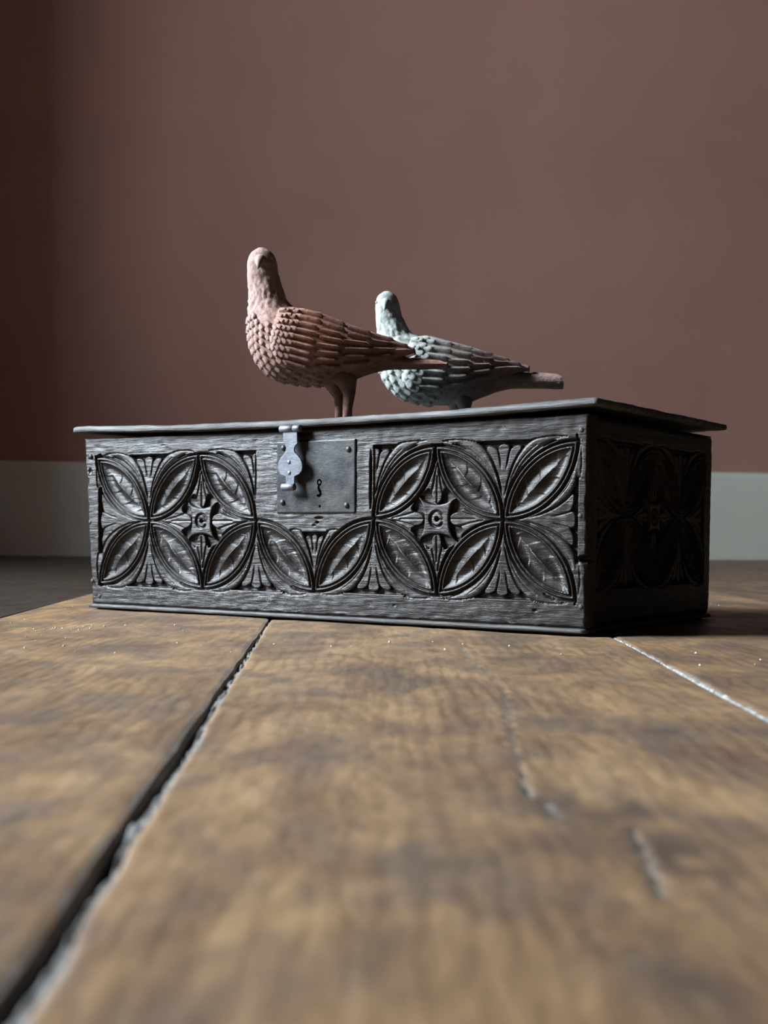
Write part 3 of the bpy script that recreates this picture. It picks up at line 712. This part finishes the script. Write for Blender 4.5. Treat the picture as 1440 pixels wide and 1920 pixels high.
def feather_mesh(name, kind):
    nl, nw = (6, 7); V = []; F = []
    for i in range(nl):
        x = i / (nl - 1)
        if kind == 'scale': wd = 0.5 * math.sqrt(max(1 - max(0, (x - 0.35) / 0.65) ** 2.4, 0)) * (0.82 + 0.18 * min(1, x / .35))
        elif kind == 'covert': wd = 0.5 * math.sqrt(max(1 - max(0, (x - 0.75) / 0.25) ** 2.6, 0))
        else: wd = 0.5 * (1 - 0.15 * x) * math.sqrt(max(1 - max(0, (x - 0.8) / 0.2) ** 2.2, 0))
        wd = max(wd, 0.10)
        for j in range(nw):
            t = -1 + 2 * j / (nw - 1); y = t * wd
            z = 0.55 + 0.45 * x if abs(t) < 0.99 and i < nl - 1 else -0.6
            if abs(t) < 0.99 and i < nl - 1: z += 0.25 * (1 - t * t)
            if kind != 'scale' and j == nw // 2 and i < nl - 1: z += 0.35
            V.append((x, y, z))
    for i in range(nl - 1):
        for j in range(nw - 1): F.append((i * nw + j, (i + 1) * nw + j, (i + 1) * nw + j + 1, i * nw + j + 1))
    return py_mesh(name, V, F, True)

def pigeon(label, rings, wing_top, wing_bot, x0, y0, s, root_loc, yaw, mat, head, legs, breast, wingspec):
    root = empty('pigeon_figure', root_loc, yaw)
    tag(root, label, 'pigeon figure'); mat = stone(*mat, root)
    fm = {k: feather_mesh('feather', k) for k in ('scale', 'covert', 'long')}
    for m_ in fm.values(): m_.materials.append(mat)
    P = np.array(rings, float)
    NR, NA = 170, 72
    D = crom(P, NR)
    Fx, Fy, Bx, By, HW = D.T
    def surf(ti, th):
        """profile px coords: x right, y down, lateral; th=0 on the back, pi on the breast"""
        q = ti / (len(P) - 1) * (NR - 1); i = np.clip(np.floor(q).astype(int), 0, NR - 2); f = q - i
        L = lambda A: A[i] * (1 - f) + A[i + 1] * f
        fx, fy, bx, by, hw = L(Fx), L(Fy), L(Bx), L(By), L(HW)
        c = np.cos(th); return np.stack([(fx + bx) / 2 + (bx - fx) / 2 * c, (fy + by) / 2 + (by - fy) / 2 * c, hw * np.sin(th)], -1)
    def to3(q):
        q = np.asarray(q, float); return np.stack([(q[..., 0] - x0) * s / math.cos(yaw), -q[..., 2] * s, (y0 - q[..., 1]) * s], -1)
    tt, th = np.meshgrid(np.linspace(0, len(P) - 1, NR), np.linspace(0, 2 * np.pi, NA, endpoint=False), indexing='ij')
    S = surf(tt, th)
    # neck hackles: vertical streaks cut into the neck
    streak = value_noise(th * 9 + 1.2 * np.sin(tt * 3), tt * 2.2, 5) + 0.6 * value_noise(th * 19, tt * 4, 6)
    amp = np.exp(-((tt - 5.2) / 1.5) ** 2) * 2.0 + 0.5 * sstep(1.5, 3, tt)
    cen = surf(tt, th * 0 + np.pi / 2); cen[..., 2] = 0
    dirn = S - cen; dirn /= np.maximum(np.linalg.norm(dirn, axis=-1, keepdims=True), 1e-6)
    S = S + dirn * (streak * amp)[..., None]
    V = to3(S).reshape(-1, 3); i = np.arange(NR * NA).reshape(NR, NA); j = np.roll(i, -1, 1)
    F = np.stack([i[:-1], j[:-1], j[1:], i[1:]], -1).reshape(-1, 4)
    c0 = V[:NA].mean(0); c1 = V[-NA:].mean(0); V = np.concatenate([V, [c0, c1]]); k = np.arange(NA)
    n = NR * NA
    cap0 = np.stack([np.full(NA, n), (k + 1) % NA, k, k], -1); cap1 = np.stack([np.full(NA, n + 1), i[-1][k], i[-1][(k + 1) % NA], i[-1][(k + 1) % NA]], -1)
    me = py_mesh('body', V, [tuple(r) for r in F[:, ::-1]] + [tuple(r[:3]) for r in cap0[:, ::-1][:, 1:]] + [tuple(r) for r in cap1[:, [0, 2, 1]]], True)
    body = link('body', me, mat, root)
    # lateral depth of the flank at a profile point
    tn, an = np.meshgrid(np.linspace(5, len(P) - 1, 160), np.linspace(0.02, np.pi - .02, 60), indexing='ij'); SS = surf(tn, an).reshape(-1, 3)
    def lateral(x, y):
        d = (SS[:, 0] - x) ** 2 + (SS[:, 1] - y) ** 2; k = np.argpartition(d, 5)[:5]; w_ = 1 / (d[k] + 1.0)
        v = (SS[k, 2] * w_).sum() / w_.sum(); return v if d[k].min() < 60 else v * 0.8
    # wings
    nS, nK = 44, 18
    tp, bt = crom(wing_top, nS), crom(wing_bot, nS); G = np.zeros((nS, nK, 3))
    for a in range(nS):
        for b in range(nK):
            f = b / (nK - 1); q = tp[a] * (1 - f) + bt[a] * f
            sa = a / (nS - 1); flat = (14 + 40 * (1 - sa ** 1.6) * min(1, .5 + sa * 3)) * (.40 + .60 * math.sin(math.pi / 2 * min(1, f * 1.7)))
            G[a, b, :2] = q; G[a, b, 2] = max(lateral(*q), flat, 9)
    for _ in range(4):
        p = np.pad(G[..., 2], 1, mode='edge'); G[..., 2] = (p[1:-1, 1:-1] * 2 + p[:-2, 1:-1] + p[2:, 1:-1] + p[1:-1, :-2] + p[1:-1, 2:]) / 6
    kk = np.linspace(0, 1, nK)[None, :]; sv = np.linspace(0, 1, nS)[:, None]
    bulge = 6.5 * np.clip(np.sin(np.pi * np.clip(kk * .96 + .02, 0, 1)), 0, 1) ** .5 * np.clip(sv * 7 + .1, 0, 1) ** .6
    G[..., 2] += bulge
    for side in (1, -1):
        A = G.copy(); A[..., 2] *= side
        In = A.copy(); In[..., 2] -= side * 7
        V = np.concatenate([to3(A).reshape(-1, 3), to3(In).reshape(-1, 3)]); F1 = grid_faces(nS, nK, flip=(side == -1)); F2 = F1[:, ::-1] + nS * nK
        idx = np.arange(nS * nK).reshape(nS, nK); rim = np.concatenate([idx[0, :], idx[1:, -1], idx[-1, -2::-1], idx[-2:0:-1, 0]]); r2 = np.roll(rim, -1)
        FR = np.stack([rim, rim + nS * nK, r2 + nS * nK, r2], -1)
        wing = link('wing', np_mesh('wing', V, np.concatenate([F1, F2, FR])), mat, root)
        me_ = wing.data; bm = bmesh.new(); bm.from_mesh(me_); bmesh.ops.recalc_face_normals(bm, faces=bm.faces[:]); bm.to_mesh(me_); bm.free()
        W3 = to3(A)
        def wpt(a, b):
            a = min(max(a, 0), 1) * (nS - 1); b = min(max(b, 0), 1) * (nK - 1); i0, j0 = min(int(a), nS - 2), min(int(b), nK - 2); fa, fb = a - i0, b - j0
            return Vector(W3[i0, j0] * (1 - fa) * (1 - fb) + W3[i0 + 1, j0] * fa * (1 - fb) + W3[i0, j0 + 1] * (1 - fa) * fb + W3[i0 + 1, j0 + 1] * fa * fb)
        for (kind, a, b, ln, wd, th_) in wingspec:
            p0 = wpt(a, b); p1 = wpt(a + 0.06, b) if a < .93 else p0 + (p0 - wpt(a - .06, b)); q1 = wpt(a, b + .08); q0 = wpt(a, b - .08)
            dx = (p1 - p0).normalized(); nz = dx.cross(q1 - q0)
            if nz.y * side > 0: nz = -nz
            place(fm[kind], p0, dx, nz, ln * s, wd * s, th_ * s, wing)
    # breast and flank scales
    for row, (ti, size) in enumerate(breast['rows']):
        a = breast['a0'] + (0.5 * breast['da'] if row % 2 else 0)
        while a <= np.pi + 1e-3:
            if not (breast['cut'](ti, a)):
                for side in (1, -1):
                    if side == -1 and a > np.pi - .02: continue
                    p = surf(np.array(ti), np.array(a)); q = surf(np.array(ti + .3), np.array(a)); u_ = surf(np.array(ti), np.array(a + .1))
                    for v_ in (p, q, u_): v_[2] *= side
                    p3, q3, u3 = Vector(to3(p)), Vector(to3(q)), Vector(to3(u_)); dx = (q3 - p3).normalized(); nz = dx.cross(u3 - p3).normalized()
                    c3 = Vector(to3(np.array([*cen_at(surf, ti), 0.0])))
                    if nz.dot(p3 - c3) < 0: nz = -nz
                    place(fm['scale'], p3, dx, nz, size * s * random.uniform(.92, 1.08), size * .78 * s * random.uniform(.92, 1.08), 4.6 * s, body)
            a += breast['da']
    # tail feathers
    for a in (-1.15, -.72, -.3, .12, .55, .95):
        ti = 15.6; p = surf(np.array(ti), np.array(a)); q = surf(np.array(17.5), np.array(a)); u_ = surf(np.array(ti), np.array(a + .1))
        p3, q3, u3 = Vector(to3(p)), Vector(to3(q)), Vector(to3(u_)); dx = (q3 - p3).normalized(); nz = dx.cross(u3 - p3).normalized()
        if nz.z < 0: nz = -nz
        e_ = surf(np.array(len(P) - 1.02), np.array(a)); ln = (Vector(to3(e_)) - p3).length
        o = place(fm['long'], p3, dx, nz, ln * .98, 11 * s, 2.0 * s, body); o.name = 'tail_feather'
    # head: beak, cere, brow and eyes, looking along the given direction
    hx_, hy_, fdir, hr_ = head
    hc3 = Vector(to3(np.array([hx_, hy_, 0.0]))); fd = (Matrix.Rotation(-yaw, 3, 'Z') @ Vector(fdir)).normalized(); sd = fd.cross(Vector((0, 0, 1))).normalized(); ud = sd.cross(fd)
    b0 = hc3 + fd * hr_ * .62 * s
    bk = []; rad = []
    for t, r_, dz in ((0, .60, .10), (.35, .50, .06), (.7, .36, -.04), (1.0, .26, -.16), (1.25, .17, -.30), (1.42, .05, -.44)):
        bk.append(b0 + fd * t * hr_ * .62 * s + ud * dz * hr_ * s); rad.append(r_ * hr_ * s * .72)
    link('beak', tube('beak', bk, rad, 16), mat, root)
    for sgn in (1, -1):
        c = hc3 + fd * hr_ * .36 * s + sd * sgn * hr_ * .74 * s + ud * hr_ * .16 * s
        bm = bmesh.new(); bmesh.ops.create_uvsphere(bm, u_segments=12, v_segments=8, radius=hr_ * .15 * s)
        me_ = bpy.data.meshes.new('eye'); bm.to_mesh(me_); bm.free()
        for p_ in me_.polygons: p_.use_smooth = True
        link('eye', me_, mat, root, c)
    # legs with toes resting on the lid
    for (pl, rl, lat) in legs:
        pts_ = [Vector(to3(np.array([x, y, lat]))) for x, y in pl]; pts_[-1].z = rl[-1] * s * .8
        leg = link('leg', tube('leg', [p_ for p_ in pts_], [r_ * s for r_ in rl], 14), mat, root)
        ft = pts_[-1]
        for ang, ln in ((math.pi, 26), (math.pi - .6, 22), (math.pi + .6, 22), (0.1, 14)):
            d = Vector((math.cos(ang), math.sin(ang), 0))
            a_ = ft + Vector((0, 0, 0)); link('toe', tube('toe', [Vector((a_.x, a_.y, 4 * s)), a_ + d * ln * .5 * s + Vector((0, 0, 4.2 * s - a_.z)), Vector((a_.x, a_.y, 2.2 * s)) + d * ln * s], [4 * s, 3.6 * s, 2 * s], 10), mat, leg)
    return root

def cen_at(surf, ti):
    p = surf(np.array(ti), np.array(0.0)); q = surf(np.array(ti), np.array(np.pi)); return ((p[0] + q[0]) / 2, (p[1] + q[1]) / 2)

def place(me, p, dx, nz, ln, wd, th_, parent):
    dx = dx.normalized(); nz = (nz - dx * nz.dot(dx)).normalized(); dy = nz.cross(dx)
    o = bpy.data.objects.new('feather', me); C.objects.link(o); o.parent = parent
    m = Matrix((dx * ln, dy * wd, nz * th_)).transposed().to_4x4(); m.translation = p
    o.matrix_local = m
    return o

def wing_spec(small, rows, prim):
    sp = []
    for r, (a, n, size) in enumerate(small):
        for b in range(n):
            f = (b + .5 + (0.25 if r % 2 else -.0)) / n
            if f < .99: sp.append(('scale', a, f, size * 1.0, size * .80, 5.0))
    for r, (a, n, ln, k0, k1) in enumerate(rows):
        for b in range(n):
            f = k0 + (k1 - k0) * (b + .5) / n; sp.append(('covert', a + 0.012 * (b % 2), f, ln, (k1 - k0) * rows_w[r] / n * .82, 6.0))
    for (a, f, ln, wd) in prim: sp.append(('long', a, f, ln, wd * .9, 5.0))
    return sp

S1 = 1.405 / FPX; S2 = 1.505 / FPX
rings1 = [(480, 466.5, 492, 466.5, 5), (466, 477, 507, 476, 17), (460, 494, 515, 492, 22), (460, 514, 518, 510, 23), (462, 540, 523, 531, 24), (463, 565, 531, 555, 29), (462, 595, 543, 575, 38), (463, 630, 565, 583, 48),
          (470, 660, 595, 590, 55), (487, 690, 625, 600, 58), (515, 711, 652, 610, 57), (560, 721, 680, 622, 53), (610, 723, 705, 634, 46), (655, 715, 726, 647, 37), (690, 703, 744, 660, 29), (725, 695, 760, 671, 24), (765, 694, 780, 677, 23), (800, 694, 808, 680, 24), (837, 691, 838, 683, 23)]
wt1 = [(527, 586), (560, 583), (605, 593), (660, 614), (720, 634), (776, 657)]; wb1 = [(515, 640), (530, 688), (585, 704), (650, 699), (718, 684), (776, 665)]
rows_w = [100, 88, 66]
spec1 = wing_spec([(.02, 6, 15), (.07, 8, 15), (.12, 8, 15), (.17, 9, 15), (.22, 9, 15)], [(.25, 9, 46, .02, .96), (.42, 8, 48, .02, .96), (.58, 6, 52, .04, .96)],
                  [(.72, .12, 50, 9), (.70, .34, 60, 10), (.72, .56, 62, 10), (.70, .78, 60, 10), (.84, .25, 38, 8), (.84, .6, 40, 8)])
br1 = dict(rows=[(6.1, 13), (6.55, 13), (7.0, 14), (7.45, 14), (7.9, 14), (8.35, 15), (8.8, 15), (9.25, 15), (9.7, 15), (10.15, 15), (10.6, 15), (11.05, 15), (11.5, 15)], a0=1.75, da=0.235, cut=lambda t, a: a < 1.75 + 0.10 * max(0, t - 7.5) + 0.28 * max(0, 7.0 - t))
g1 = pigeon('rust red pigeon figure with pinkish breast, standing tall on the box lid', rings1, wt1, wb1, 640, 799.6, S1, (-0.047, 1.42, LT - .0056), -0.10, ('rust_red_cast_stone', 'rust'),
            (488, 492, (-.12, -1, -.22), 27), [([(640, 700), (652, 720), (655, 742), (652, 768), (652, 797)], [24, 19, 11.5, 9, 9], 14), ([(618, 700), (622, 722), (632, 745), (632, 772), (632, 797)], [23, 16, 9, 7.5, 8], -14)], br1, spec1)
rings2 = [(714, 547.5, 726, 547.5, 5), (702, 557, 737, 557, 16), (698, 574, 743, 572, 20), (699, 594, 747, 590, 20), (701, 615, 754, 606, 22), (702, 640, 764, 624, 29), (703, 668, 785, 632, 38), (709, 697, 812, 638, 46),
          (722, 722, 840, 645, 51), (745, 744, 866, 653, 53), (780, 756, 892, 662, 51), (825, 761, 915, 672, 46), (868, 757, 935, 682, 38), (900, 746, 950, 690, 31), (930, 735, 962, 696, 25), (960, 730, 977, 700, 22), (1000, 730, 1005, 702, 21), (1036, 731, 1038, 705, 21), (1049, 731, 1050, 709, 20)]
wt2 = [(768, 640), (795, 634), (835, 643), (880, 655), (930, 671), (987, 690)]; wb2 = [(755, 690), (765, 735), (815, 742), (865, 732), (925, 712), (987, 698)]
rows_w = [92, 80, 60]
spec2 = wing_spec([(.02, 5, 17), (.09, 6, 18), (.16, 7, 18), (.23, 7, 18)], [(.28, 7, 44, .02, .96), (.45, 6, 46, .02, .96), (.60, 5, 50, .04, .96)],
                  [(.72, .15, 50, 9), (.70, .4, 58, 10), (.72, .65, 58, 10), (.84, .3, 34, 8), (.84, .6, 34, 8)])
br2 = dict(rows=[(6.0, 15), (6.6, 16), (7.2, 17), (7.8, 17), (8.4, 18), (9.0, 18), (9.6, 18), (10.2, 18)], a0=1.75, da=0.30, cut=br1['cut'])
g2 = pigeon('pale grey green pigeon figure with brownish tail, standing low on the box lid', rings2, wt2, wb2, 868, 814.4, S2, (0.0925, 1.52, LT - .0055), -0.10, ('verdigris_cast_stone', 'pale'),
            (719, 571, (-.12, -1, -.22), 23), [([(862, 742), (868, 760), (868, 775), (866, 790), (866, 803)], [20, 14, 9, 8, 8], 13), ([(845, 742), (850, 760), (852, 775), (850, 790), (850, 803)], [20, 14, 9, 8, 8], -13)], br2, spec2)
